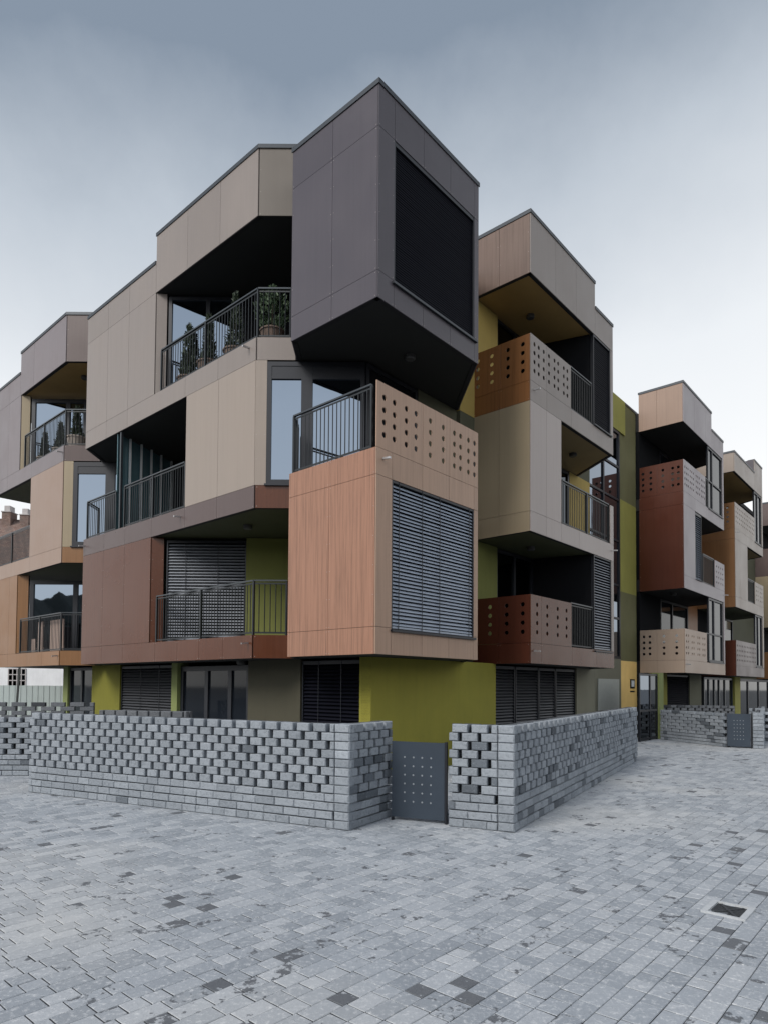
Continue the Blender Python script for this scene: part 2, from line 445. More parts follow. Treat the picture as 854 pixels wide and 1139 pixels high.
# ------------------------------------------------------------------ corner bay (slate box over a terrace over a wood box)
cladding(LF, [(.022, 2.27, Z3, ZL)], 'slate', 'slate grey top corner box', uc=(1.14,), zc=(8.93, 11.49))
cladding(RF, [(0, .43, Z3, ZL), (2.98, 3.13, Z3, ZL), (.43, 2.98, Z3, 8.90), (.43, 2.98, 11.49, ZL)], 'slate', 'slate grey top corner box', uc=(1.27, 2.13), zc=(8.93, 11.49))
blind(RF, .43, 2.98, 8.91, 11.485, 'slatdark', .045, .056, 62, guides=(), label='dark navy closed blind')
wallface(RF, .38, 3.04, 8.855, 8.9, 'coping', 'sill', -.05, .10)
cladding(Face((3.13, .022), (1, 1), (-1, 1)), [(0, 2.25, Z3, ZL)], 'slate')
cladding(Face((.022, 2.27), HY, HX), [(0, .73, Z3, ZL)], 'slate')
coping(LF, [(-.018, 2.29, ZL)]); coping(RF, [(-.016, 3.15, ZL + .003)])
cladding(LF, [(.022, 2.27, Z1, 5.84)], 'rosewood', 'pinkish wood grain box', uc=(1.15,), zc=(2.75, Z2))
cladding(RF, [(0, .42, Z1, 5.84), (2.985, 3.13, Z1, 5.84), (.42, 2.985, Z1, 2.73), (.42, 2.985, Z2, 5.84)], 'palewood', 'pale pinkish wood board', uc=(1.28, 2.12), zc=(2.75, Z2))
blind(RF, .42, 2.985, 2.74, 5.36, 'slat', .066, .084, 47, guides=(.62, 1.29, 1.83, 2.82), label='silver grey slatted blind')
wallface(RF, .40, 3.01, 2.685, 2.728, 'frame', 'sill', -.05, .10)
cladding(Face((3.13, .022), (1, 1), (-1, 1)), [(0, 2.25, Z1, 5.84)], 'rosewood')
cladding(Face((.022, 2.27), HY, HX), [(0, .73, Z1, 5.84)], 'rosewood')
hz2 = (6.09, 6.31, 6.525, 6.745)
parapet(RF, [(0, 1.28, (.2, .47, .8, 1.08)), (1.28, 2.13, (1.51, 1.92)), (2.13, 3.13, (2.29, 2.5, 2.78, 3.0))], 5.84, 7.0, hz2, 'palewood', label='pale pink parapet with round holes')
railing([(.05, .16), (.05, 2.2), (.42, 2.52)], 5.84, 6.97)
DG = diag(3.37)
cladding(DG, [(.0, .24, 5.84, Z3)], 'beige')
window(DG, .24, 2.25, 5.87, 8.42, (1.06,), (8.1,), 'glass', .09, mw=.115)
window(Face((0, 1.66), (1, 0), (0, 1)), 1.52, 3.2, 5.87, 8.42, (), (), 'interior', .09, sill=False)
wallface(Face((0, 1.66), (1, 0), (0, 1)), 3.22, 4.71, 5.84, Z3, 'darkolive', 'terrace_wall')

# ------------------------------------------------------------------ garden front, wing A
cladding(LF, [(3.37, 7.45, ZS, ZH), (7.45, 11.24, ZS, ZL), (7.45, 11.24, 8.93, ZS), (3.37, 11.24, Z3, 8.93)], 'greybeige', 'grey beige boards', uc=(4.72, 6.04, 8.80, 9.98))
cladding(diag(3.37), [(.022, .82, ZS, ZH)], 'greybeige_shaded')
cladding(diag(3.37), [(.022, .82, Z3, 8.93)], 'greybeige')
cladding(Face((.022, 7.45), (.75, -.66), (.66, .75)), [(0, .26, 8.93, ZS)], 'greybeige')
cladding(Face((.022, 11.24), HY, HX), [(0, 1.1, Z3, ZL)], 'greybeige')
coping(LF, [(3.36, 7.47, ZH), (7.47, 11.26, ZL)]); coping(Face((0, 3.36), HX, HY), [(-.016, .85, ZH)])
mb = MB(); mb.fbox(LF, 7.452, 7.47, .02, 4, 12.31, ZH, 'greybeige'); mb.fbox(LF, 3.45, 7.45, 4.0, 4.02, 12.25, ZH, 'joint'); mb.build('roof_upstand', building)
DW = Face((.24, 7.28), HX, HY)
window(DW, .02, 1.9, 8.95, 11.45, (1.0,), (), 'glass', .08)
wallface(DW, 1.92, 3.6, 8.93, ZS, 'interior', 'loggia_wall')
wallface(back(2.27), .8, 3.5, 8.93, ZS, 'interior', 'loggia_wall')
railing([(.05, 7.2), (.05, 3.38), (.5, 2.87)], 8.93, 9.98)
# middle storey
cladding(LF, [(3.37, 5.97, 5.84, Z3)], 'beige', 'warm pale beige boards', uc=(4.68,))
cladding(LF, [(3.37, 11.24, Z2, 5.84)], 'taupe', 'purplish brown band', uc=(4.69, 5.97, 7.47, 8.81, 9.98))
cladding(diag(3.37), [(.022, .82, Z2, 5.84)], 'russet')
wallface(back(5.975), .02, 4.4, 5.84, Z3, 'interior', 'loggia_wall')
railing([(.05, 6.05), (.05, 8.95)], 5.84, 6.93)
railing([(.05, 9.42), (.05, 11.12), (.6, 11.6)], 5.84, 6.91)
mb = MB(); mb.bar((.06, 9.2, 5.84), (.06, 9.2, Z3 + .02), .06, 'railtop'); mb.build('balcony_post', building)
mb = MB()
bl = [(.46, 9.51), (.86, 9.65), (1.25, 9.81), (1.66, 10.0), (2.13, 10.24)]
for p in bl: mb.bar((*p, 5.84), (*p, Z3), .05, 'white_frame')
scr = mb.build('divider_screen', building)
g = MB(); fs = Face(bl[0], Vector(bl[-1]) - Vector(bl[0]), (-.4, .9)); g.fbox(fs, -.42, 2.6, .06, .075, 5.84, Z3, 'tealglass'); g.build('pane', scr)
DB = diag(12.73)
cladding(DB, [(.022, .31, 5.84, Z3)], 'khaki')
window(DB, .31, 2.5, 5.87, 8.42, (1.42,), (8.12,), 'glass', .13, mw=.14)
wallface(DB, 2.52, 5.2, 5.84, Z3, 'interior', 'loggia_wall')
# first storey
cladding(LF, [(7.48, 11.24, 2.76, Z2)], 'russet', 'reddish brown boards', uc=(8.81, 10.0))
cladding(LF, [(3.37, 11.24, Z1, 2.76)], 'russet', uc=(4.4, 5.3, 6.2, 7.2, 8.81, 10.0))
cladding(diag(3.37), [(.022, .82, Z1, 2.76)], 'russet')
cladding(Face((.022, 7.48), (.75, -.66), (.66, .75)), [(0, .30, 2.76, Z2)], 'russet')
cladding(Face((.022, 11.24), HY, HX), [(0, 1.1, Z1, 5.84)], 'russet')
D1 = Face((.27, 7.25), HX, HY)
blind(D1, .03, 2.0, 2.77, 5.30, 'slatmid', .075, .08, 40, guides=(.5, 1.3), label='grey slatted blind behind the balcony railing')
wallface(D1, 2.0, 3.5, 2.76, Z2, 'oliveup', 'loggia_wall', .0, .12)
wallface(back(2.27), .8, 3.42, 2.76, Z2, 'oliveup', 'loggia_wall')
railing([(.05, 7.22), (.05, 3.40), (.5, 2.89)], 2.76, 3.88)

# ------------------------------------------------------------------ garden front, far wing B
cladding(LF, [(12.73, 16.33, ZS, ZH), (16.33, 18.6, ZS, ZL), (16.26, 18.6, 8.93, ZS), (12.73, 18.6, Z3, 8.93)], 'mauve', 'mauve grey boards', uc=(15.2, 17.32))
cladding(diag(12.73), [(.022, 1.1, ZS, ZH), (.022, 1.1, Z3, 8.93)], 'taupe')
cladding(Face((.022, 16.26), (.75, -.66), (.66, .75)), [(0, .28, 8.93, ZS)], 'khaki')
coping(LF, [(12.72, 16.35, ZH), (16.35, 18.6, ZL)]); coping(Face((0, 12.72), HX, HY), [(-.016, 1.1, ZH)])
mb = MB(); mb.fbox(LF, 16.332, 16.35, .02, 4, 12.31, ZH, 'mauve'); mb.fbox(LF, 12.8, 16.3, 4.0, 4.02, 12.25, ZH, 'joint'); mb.build('roof_upstand', building)
D3 = Face((.26, 16.07), HX, HY)
window(D3, .02, 1.9, 8.95, 11.4, (1.25,), (), 'glass', .12)
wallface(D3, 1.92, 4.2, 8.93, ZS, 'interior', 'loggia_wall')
railing([(.05, 15.93), (.05, 12.72), (.72, 11.96)], 8.93, 10.03)
cladding(LF, [(12.73, 15.22, 5.84, Z3), (12.73, 18.6, Z2, 5.84)], 'pinkbeige', 'pinkish beige boards', uc=(15.2,))
cladding(diag(12.73), [(.022, 1.1, Z2, 5.84)], 'ochre')
cladding(Face((.022, 15.22), HY, HX), [(0, 3.2, 5.84, Z3)], 'pinkbeige')
railing([(.05, 15.27), (.05, 18.5)], 5.84, 6.9)
wallface(Face((2.5, 17.4), (.3, 1), (1, -.3)), 0, 1.3, 5.84, Z3, 'interior', 'loggia_wall')
cladding(LF, [(16.2, 18.6, 2.72, Z2), (12.73, 18.6, Z1, 2.72)], 'ochre', 'ochre brown boards', uc=(14.0, 15.2, 16.9))
cladding(diag(12.73), [(.022, 1.1, Z1, 2.72)], 'ochre')
cladding(Face((.022, 16.2), (.75, -.66), (.66, .75)), [(0, .34, 2.72, Z2)], 'ochre')
D4 = Face((.30, 15.97), HX, HY)
window(D4, .02, 3.0, 2.8, 5.2, (1.55,), (), 'glass', .13)
wallface(D4, 3.02, 4.4, 2.72, Z2, 'interior', 'loggia_wall')
railing([(.05, 15.95), (.05, 12.72), (.72, 11.96)], 2.72, 3.86)

# ------------------------------------------------------------------ street front, bay 2
S2 = side(5.34)
cladding(RF, [(5.34, 8.97, ZS, ZH), (8.97, 10.2, ZS, ZL), (10.03, 10.2, 8.93, ZS)], 'greybeige', 'grey beige boards', uc=(6.62, 7.78))
cladding(RF, [(5.34, 10.2, Z3, 8.93)], 'greybeige', uc=(6.14, 7.5))
cladding(S2, [(.022, 1.58, ZS, ZH)], 'greywood', 'brown wood grain cheek', uc=(.85,))
cladding(S2, [(.022, 1.58, Z3, 8.93)], 'brownwood', uc=(.83,))
coping(RF, [(5.32, 8.99, ZH), (8.99, 10.22, ZL)]); coping(S2, [(-.016, 1.6, ZH)])
mb = MB(); mb.fbox(RF, 8.952, 8.97, .02, 4, 12.31, ZH, 'greybeige'); mb.fbox(RF, 5.36, 8.95, 4.0, 4.02, 12.25, ZH, 'joint'); mb.build('roof_upstand', building)
hz3 = (9.2, 9.415, 9.63, 9.84)
parapet(RF, [(5.34, 6.12, (5.53, 5.74, 5.99)), (6.12, 7.46, (6.26, 6.55, 6.75, 7.06, 7.26))], 8.93, 10.05, hz3, 'greybeige', label='grey beige parapet with round holes')
parapet(S2, [(.022, .82, (.21, .61)), (.82, 1.58, (1.06, 1.46))], 8.93, 10.05, hz3, 'brownwood', label='brown wood grain parapet with round holes')
railing([(7.5, .05), (8.8, .05)], 8.93, 10.07)
blind(RF, 8.87, 10.02, 8.97, ZS - .01, 'slatdark', .06, .07, 66, label='dark navy closed blind')
wallface(RF, 8.85, 10.04, 8.932, 8.965, 'coping', 'sill', -.05, .10)
BW = Face((0, 1.6), (1, 0), (0, 1))
for z0, z1, c in ((8.93, ZS, 'yellow'), (5.84, Z3, 'yellow'), (2.76, Z2, 'oliveup')):
    if z0 == 5.84: wallface(BW, 4.72, 5.36, z0, Z3 - .02, 'darkolive', 'loggia_wall', -.04, .1)
    else: wallface(BW, 4.72, 6.42, Z3 - .015 if c == 'yellow' else z0, z1, c, 'loggia_wall', -.04, .12)
    if z0 != 5.84:
        window(BW, 6.43, 8.4, z0 + .02, z1 - .02, (7.4,), (), 'darkglass', .08, sill=False)
        wallface(Face((8.4, 1.6), (.3, -1), (1, .3)), 0, 1.55, z0, z1, 'interior', 'loggia_wall')
wallface(BW, 6.43, 9.2, 5.84, Z3, 'interior', 'loggia_wall')
window(BW, 9.22, 10.7, 5.86, Z3 - .02, (), (), 'darkglass', .09, sill=False)
wallface(BW, 10.72, 12.2, 5.84, Z3, 'yellow', 'loggia_wall')
for z0, z1 in ((8.93, ZL - .1), (2.76, 5.84), (Z3, 8.93)):
    wallface(BW, 10.72, 12.2, z0, z1, 'darkolive', 'core_wall')
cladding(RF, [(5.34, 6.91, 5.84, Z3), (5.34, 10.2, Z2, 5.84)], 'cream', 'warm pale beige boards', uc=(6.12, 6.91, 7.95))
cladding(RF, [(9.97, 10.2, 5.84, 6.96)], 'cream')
cladding(S2, [(.022, 1.58, Z2, Z3)], 'khaki', 'khaki beige cheek', uc=(.85,), zc=(5.84,))
wallface(Face((6.93, .03), (0, 1), (-1, 0)), 0, 1.57, 5.84, Z3, 'interior', 'loggia_wall')
railing([(7.02, .05), (9.95, .05)], 5.84, 6.97)
cladding(RF, [(5.34, 10.2, Z1, 2.76)], 'russet', 'reddish brown boards', uc=(5.86, 7.5, 9.0))
cladding(S2, [(.022, 1.58, Z1, 2.76)], 'rust', 'dark rust cheek', uc=(.85,))
cladding(RF, [(10.03, 10.2, 2.76, Z2)], 'greybeige')
hz1 = (3.02, 3.235, 3.45, 3.665)
parapet(RF, [(5.34, 5.86, (5.65,)), (5.86, 7.47, (6.15, 6.7, 7.18))], 2.76, 3.89, hz1, 'russet', label='reddish brown parapet with round holes')
parapet(S2, [(.022, .85, (.21, .64)), (.85, 1.58, (1.10,))], 2.76, 3.89, hz1, 'rust', label='dark rust parapet with round holes')
railing([(7.5, .05), (8.82, .05)], 2.76, 3.9)
blind(RF, 8.86, 10.02, 2.77, Z2 - .01, 'slatmid', .075, .08, 40, label='pale slatted blind, partly drawn')
wallface(RF, 8.84, 10.04, 2.70, 2.735, 'frame', 'sill', -.05, .10)
cladding(Face((10.2, .022), (1.15, 1.6), (-1.6, 1.15)), [(0, 1.9, Z1, 2.76), (0, 1.9, Z2, 5.84), (0, 1.9, Z3, 8.93), (0, 1.9, ZS, ZL)], 'greybeige')

# ------------------------------------------------------------------ recessed stair core with coloured render and glazing
CW = Face((0, 1.70), (1, 0), (0, 1))
window(CW, 12.2, 15.02, 2.75, 11.0, (13.6,), (4.2, 5.4, 7.0, 8.5, 9.7), 'glass', .09, name='stair_glazing', sill=False)
wallface(CW, 12.2, 15.5, 11.02, ZL - .03, 'lime', 'core_wall', -.02, .2)
wallface(Face((12.2, 1.6), (0, 1), (-1, 0)), .02, .3, 2.3, ZL - .03, 'darkolive', 'core_wall')
PW = Face((0, 1.74), (1, 0), (0, 1))
for z0, z1, c, lb in ((0, 2.70, 'orange', 'orange yellow pier'), (2.70, 5.22, 'pierolive', None), (5.22, 8.6, 'lime', 'lime green pier'), (8.6, ZL - .03, 'pierolive', None)):
    wallface(PW, 15.06, 16.68, z0, z1, c, 'pier', 0, .5, lb)
coping(PW, [(10.9, 16.9, ZL)])
wallface(CW, 10.9, 15.04, 2.3, 2.745, 'greyrender', 'core_wall', 0, .2)

# ------------------------------------------------------------------ street front, bay 3
S3 = side(16.69)
cladding(RF, [(16.69, 20.35, ZS, ZH), (20.35, 22.1, ZS, ZL), (21.92, 22.1, 8.93, ZS), (16.69, 22.1, Z3, 8.93)], 'lilac', 'pale lilac grey boards', uc=(18.04, 19.5))
cladding(S3, [(.022, 1.62, ZS, ZH)], 'pinkbeige', 'pinkish beige cheek', uc=(.95,))
coping(RF, [(16.67, 20.37, ZH), (20.37, 22.12, ZL)]); coping(S3, [(-.016, 1.64, ZH)])
mb = MB(); mb.fbox(RF, 20.332, 20.35, .02, 4, 12.31, ZH, 'lilac'); mb.fbox(RF, 16.7, 20.3, 4.0, 4.02, 12.25, ZH, 'joint'); mb.build('roof_upstand', building)
def dcols(a, b, n, gap=.2): # pairs of hole columns
    r = []
    for k in range(n):
        c = a + (b - a) * (k + .5) / n; r += [c - gap / 2, c + gap / 2]
    return r
parapet(RF, [(16.69, 18.04, [16.83, 17.03, 17.2, 17.45, 17.65, 17.85]), (18.04, 19.42, [18.2, 18.4, 18.6, 18.9, 19.08, 19.27])], 8.93, 10.1, hz3, 'lilac', label='lilac grey parapet with round holes')
parapet(S3, [(.022, .95, (.19, .39, .74)), (.95, 1.6, (1.18, 1.47))], 8.93, 10.1, hz3, 'rust', label='dark rust parapet with round holes')
railing([(19.46, .05), (19.82, .05)], 8.93, 10.1)
window(RF, 19.85, 21.9, 8.95, ZS - .02, (20.5,), (10.1,), 'dimglass', .07, .02, 'frame')
cladding(S3, [(.022, 1.62, Z2, 8.93)], 'rust', 'dark rust cheek', zc=(Z3,))
cladding(RF, [(16.69, 18.02, 5.84, Z3), (16.69, 22.1, Z2, 5.84)], 'lilac')
blind(RF, 18.03, 18.84, 5.86, Z3 - .03, 'slat', .08, .085, 40, label='narrow pale slatted blind')
wallface(RF, 18.02, 18.86, 5.842, 5.857, 'frame', 'sill', -.05, .10)
wallface(Face((18.86, .03), (0, 1), (-1, 0)), 0, 1.6, 5.84, Z3, 'interior', 'loggia_wall')
railing([(19.1, .05), (20.63, .05)], 5.84, 6.99)
parapet(RF, [(20.65, 22.1, dcols(20.75, 22.0, 2, .3))], 5.84, 6.98, hz2, 'lilac', label='lilac grey parapet with round holes')
cladding(RF, [(16.69, 22.1, Z1, 2.74)], 'sand', 'pinkish beige band')
cladding(S3, [(.022, 1.62, Z1, 2.74)], 'sand', uc=(.99,))
hz1b = (2.99, 3.205, 3.42, 3.64)
parapet(RF, [(16.69, 19.43, [16.87, 17.09, 17.53, 17.76, 18.25, 18.47, 18.90, 19.15])], 2.74, 3.89, hz1b, 'sand', label='pinkish beige parapet with round holes')
parapet(S3, [(.022, .99, (.29, .74)), (.99, 1.62, (1.25, 1.47))], 2.74, 3.89, hz1b, 'sand', label='pinkish beige parapet with round holes')
railing([(19.46, .05), (19.78, .05)], 2.76, 3.9)
window(RF, 19.8, 21.85, 2.78, Z2 - .02, (20.6,), (3.9,), 'dimglass', .08, .02)
cladding(RF, [(21.92, 22.1, 2.74, Z2)], 'lilac')
cladding(Face((22.1, .022), (.6, 1.6), (-1.6, .6)), [(0, 1.7, Z1, 2.74), (0, 1.7, Z2, 5.84), (0, 1.7, Z3, 8.93), (0, 1.7, ZS, ZL)], 'lilac')
BW3 = Face((0, 1.62), (1, 0), (0, 1))
for z0, z1 in ((2.74, Z2), (5.84, Z3), (8.93, ZS)):
    wallface(BW3, 16.71, 19.0, z0, z1, 'interior', 'loggia_wall')
    window(BW3, 19.02, 22.6, z0 + .02, z1 - .02, (20.5,), (), 'dimglass', .09, sill=False)
wallface(BW3, 22.6, 24.0, 2.3, ZL - .1, 'brownwood', 'core_wall')

# ------------------------------------------------------------------ street front, bay 4
S4 = side(23.95)
cladding(RF, [(23.95, 27.8, ZS, 12.42), (27.8, 29.5, ZS, 13.05), (29.3, 29.5, 8.93, ZS), (23.95, 29.5, Z3, 8.93)], 'beige', 'pale beige boards', uc=(26.0,))
cladding(S4, [(.022, 1.62, ZS, 12.42)], 'beige')
cladding(Face((27.8, .022), (0, 1), (1, 0)), [(0, 1.6, 12.42, 13.05)], 'slate')
coping(RF, [(23.93, 27.8, 12.42), (27.8, 29.52, 13.05)]); coping(S4, [(-.016, 1.64, 12.42)])
hz4 = (9.25, 9.46, 9.68, 9.89)
parapet(RF, [(23.95, 27.73, dcols(24.0, 27.7, 6, .3))], 8.93, 10.1, hz4, 'beige', label='pale beige parapet with round holes')
parapet(S4, [(.022, 1.62, (.3, .75, 1.2))], 8.93, 10.1, hz4, 'ochre', label='ochre parapet with round holes')
window(RF, 27.78, 29.28, 8.95, ZS - .02, (28.5,), (), 'dimglass', .08, .02)
cladding(S4, [(.022, 1.62, Z2, 8.93)], 'ochre', 'ochre wood cheek', zc=(5.84, Z3))
cladding(RF, [(23.95, 26.21, 5.84, Z3), (23.95, 29.5, Z2, 5.84)], 'beige', uc=(24.8,))
railing([(26.3, .05), (27.65, .05)], 5.84, 6.95)
parapet(RF, [(27.67, 29.5, dcols(27.7, 29.4, 2, .35))], 5.84, 6.95, hz2, 'beige')
cladding(RF, [(23.95, 29.5, Z1, 2.74)], 'taupe', 'reddish brown band')
cladding(S4, [(.022, 1.62, Z1, 3.88)], 'rust', 'dark rust cheek')
parapet(RF, [(23.95, 27.71, dcols(24.0, 27.7, 6, .3))], 2.74, 3.88, hz1b, 'taupe')
window(RF, 27.75, 29.2, 2.78, Z2 - .02, (28.4,), (), 'dimglass', .08, .02)
cladding(RF, [(29.25, 29.5, 2.74, Z2)], 'beige')
for z0, z1 in ((2.74, Z2), (5.84, Z3), (8.93, ZS)):
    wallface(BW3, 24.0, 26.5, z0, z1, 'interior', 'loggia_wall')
    window(BW3, 26.52, 30.3, z0 + .02, z1 - .02, (28.4,), (), 'dimglass', .09, sill=False)
cladding(Face((29.5, .022), (.9, 1.6), (-1.6, .9)), [(0, 1.85, Z1, 2.74), (0, 1.85, Z2, 5.84), (0, 1.85, Z3, 8.93), (0, 1.85, ZS, ZL)], 'taupe')
wallface(BW3, 30.42, 36.1, 0, ZL - .03, 'darkolive', 'core_wall', .1, .3)

# ------------------------------------------------------------------ street front, bay 5 at the edge of the view
S5 = side(36.1)
cladding(S5, [(.022, 1.72, ZS, 12.9), (.022, 1.72, Z3, 10.1)], 'taupe', 'brown cheek')
cladding(S5, [(.022, 1.72, Z2, Z3)], 'khaki', 'khaki cheek')
cladding(S5, [(.022, 1.72, Z1, 3.88)], 'ochre')
cladding(RF, [(36.1, 41.3, Z1, 2.74), (36.1, 41.3, Z2, 8.93), (36.1, 41.3, ZS, 12.9)], 'lilac')
coping(RF, [(36.08, 41.3, 12.9)]); coping(S5, [(-.016, 1.74, 12.9)])
for z0, z1 in ((2.74, Z2), (8.93, ZS)): wallface(BW3, 36.15, 41.3, z0, z1, 'interior', 'loggia_wall')

# ------------------------------------------------------------------ recessed ground storey
GR = Face((0, 1.0), (1, 0), (0, 1)); GL = Face((1.0, 0), (0, 1), (1, 0))
G = Z1 + .015
wallface(GR, 1.0, 5.45, 0, G, 'olive_lit', 'ground_wall', 0, .3)
def gwin(F, a, b, mull=(), glass='dimglass'): return window(F, a, b, .12, G - .06, mull, (), glass, .09, .06, sill=False)
for a, b in ((5.47, 6.42), (6.46, 7.65), (7.69, 8.62), (8.66, 9.88)):
    blind(GR, a, b, .3, G - .05, 'slatlow', .075, .08, 42, d=.08)
wallface(GR, 5.45, 9.9, 0, .3, 'darkolive', 'ground_wall', 0, .3)
wallface(GR, 9.9, 11.2, 0, G, 'greyrender', 'ground_wall', 0, .3)
wallface(CW, 11.2, 15.04, 0, 2.3, 'greyrender', 'ground_wall', 0, .2)
wallface(CW, 13.0, 14.8, .95, 2.02, 'paleboard', 'infill_panel', -.03, -.002)
wallface(GL, 1.002, 1.25, 0, G, 'olive_shaded', 'ground_wall', 0, .3)
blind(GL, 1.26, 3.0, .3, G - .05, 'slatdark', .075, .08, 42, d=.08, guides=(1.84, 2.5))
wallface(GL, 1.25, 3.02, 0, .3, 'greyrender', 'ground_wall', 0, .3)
wallface(GL, 3.02, 4.82, 0, G, 'olive_shaded', 'ground_wall', 0, .3)
window(GL, 4.84, 7.76, .12, G - .1, (5.62, 6.6), (), 'dimglass', .12, .06, sill=False)
wallface(GL, 7.78, 8.06, 0, G, 'greenedge', 'ground_wall', -.03, .3)
blind(GL, 8.08, 10.9, .3, G - .05, 'slatlow', .075, .08, 42, d=.08, guides=(8.8, 9.8))
wallface(GL, 8.06, 10.93, 0, .3, 'olive', 'ground_wall', 0, .3)
wallface(GL, 10.93, 12.72, 0, G, 'olive', 'ground_wall', 0, .3)
window(GL, 12.74, 14.45, .12, G - .05, (13.6,), (), 'dimglass', .09, .06, sill=False)
wallface(GL, 14.47, 14.82, 0, G, 'greenedge', 'ground_wall', 0, .3)
wallface(Face((1.0, 14.82), (1, 0), (0, -1)), .3, 4, 0, G, 'greyrender', 'ground_wall', 0, .3)
wallface(GR, 16.7, 17.82, 0, G, 'olive', 'ground_wall', 0, .3)
blind(GR, 17.84, 20.6, .1, G - .05, 'slatdark', .08, .085, 42, d=.08)
wallface(GR, 20.62, 22.25, 0, G, 'darkolive', 'ground_wall', 0, .3)
window(GR, 22.9, 27.8, .12, G - .08, (23.7, 24.6, 25.4, 26.4), (), 'dimglass', .10, .06, 'railtop', sill=False)
wallface(GR, 27.85, 28.95, 0, G, 'lime', 'ground_wall', -.02, .3)
window(GR, 28.97, 36.0, .12, G - .08, (31, 33.5), (), 'dimglass', .13, .06, sill=False)
wallface(BW3, 36.1, 41, 0, G, 'interior', 'ground_wall')

# interior partitions: keep the rooms dark and stop light leaking through the block
mb = MB()
for a, b in (((5, 6), (5, 18)), ((4.9, 2.4), (4.9, 5.9)), ((5.2, 5.9), (41, 5.9))):
    d = Vector(b) - Vector(a); F_ = Face(a, d, (d.y, -d.x)); mb.fbox(F_, 0, d.length, 0, .1, 0, ZL - .1, 'interior')
mb.build('inner_wall', building)
mb = MB(); mb.prism([(1.3, 1.3), (41, 2.0), (41, 5.9), (5, 5.9), (5, 14.5), (1.3, 14.5)], .0, .1, 'interior'); mb.build('ground_floor', building)

# ------------------------------------------------------------------ small building parts: ceiling lamps and rain spouts
for t, s, z in ((1.95, .86, Z3), (.85, 4.7, Z2), (.95, 5.02, Z1), (.83, 13.3, ZS), (6.97, .90, ZS), (9.33, .83, Z3), (6.99, .90, Z2), (18.0, .8, Z2)):
    mb = MB(); mb.lathe((t, s, z - .075), [(.0, 0), (.085, 0), (.105, .02), (.105, .09), (.0, .09)], 'lamp'); mb.build('ceiling_lamp', building)
for F_, u, z in ((RF, .17, 5.67), (LF, 3.6, 8.78), (LF, 6.15, 5.65), (LF, 11.15, 5.65), (LF, 3.5, 2.6), (LF, 12.82, 8.74), (LF, 12.82, 2.57), (RF, 5.5, 8.75), (RF, 5.5, 2.58), (RF, 10.05, 5.66), (RF, 16.8, 2.6), (RF, 22.0, 5.68), (RF, 24.1, 8.75)):
    mb = MB(); a = F_(u, .0, z); b = F_(u, -.17, z - .02)
    mb.bar(a, b, .034, 'steel', .034); mb.build('rain_spout', building)

# ------------------------------------------------------------------ garden walls of split blocks
def block(mb, F, u0, u1, d0, d1, z0, z1, mat='brick', ch=.009, r=None):
    """one split stone block: chamfered outer faces, slightly uneven"""
    j = lambda: random.uniform(-.0025, .0025)
    pts = []
    for dd, c in ((d0, ch), (d0 + ch * 1.3, 0), (d1 - ch, 0), (d1, ch)):
        e = j() if dd in (d0, d1) else 0
        pts += [F(u0 + c + j(), dd + e + j(), z0 + c), F(u1 - c + j(), dd + e + j(), z0 + c), F(u1 - c + j(), dd + e + j(), z1 - c + j()), F(u0 + c + j(), dd + e + j(), z1 - c + j())]
    fs = [(0, 1, 2, 3), (15, 14, 13, 12)]
    for k in range(3):
        for i in range(4):
            q = (i + 1) % 4
            fs.append((4 * k + i, 4 * k + 4 + i, 4 * k + 4 + q, 4 * k + q))
    mb.add(pts, fs, mat, r)
class WFace:
    def __init__(self, a, b, flip=False):
        self.o = Vector(a[:2]); d = Vector(b[:2]) - self.o; self.L = d.length; self.d = d.normalized()
        self.i = Vector((-self.d.y, self.d.x)) * (-1 if flip else 1)
    def __call__(self, u, dd, z):
        p = self.o + self.d * u + self.i * dd; return Vector((p.x, p.y, z))
def wall_run(mb, F, L, n=12, base=4, ch=.1063, bl=.187, sp=.243, d=.1, start=0., mat='brick', dark=.05, z0=0., through=False):
    for k in range(n):
        a, b = z0 + k * ch, z0 + (k + 1) * ch - (.006 if k >= base else .012)
        u = start - (random.random() * .2 if k < base else (sp / 2 if k % 2 else 0))
        while u < L - .02:
            step = sp if k >= base else random.choice((.2, .24, .3))
            u0 = max(u, start); u1 = min(u + (bl if k >= base else step - .002), L)
            if u1 - u0 > .04:
                r = random.random() * .09 if random.random() < dark else .48 + .36 * random.random()
                off = random.uniform(-.004, .004)
                block(mb, F, u0, u1, off, d, a, b, mat, r=r)
            u += step
        if not through:       # second leaf, set half a block on, closes the gaps; dark colour adds shade
            u = start - (sp / 2 if k % 2 == 0 else 0) * (1 if k >= base else .3)
            while u < L - .02:
                u0 = max(u, start); u1 = min(u + sp - (.035 if k >= base else .004), L)
                if u1 - u0 > .04: block(mb, F, u0, u1, d + .022, 2 * d + .01, a, b, 'brickdark', r=.05 + .3 * random.random())
                u += sp
def pier(mb, F, u0, u1, d, n=12, ch=.1063, mat='brick'):
    for k in range(n):
        block(mb, F, u0, u1, -.008, d, k * ch, (k + 1) * ch - .005, mat, .012, r=.45 + .55 * random.random())
CL = (-.407, 7.868); LWf = (-5.70, 10.51); LWr = (.12, 8.76)
CR = (1.567, 7.833); RWn = (.815, 8.17); RWe = (6.06, 15.58)
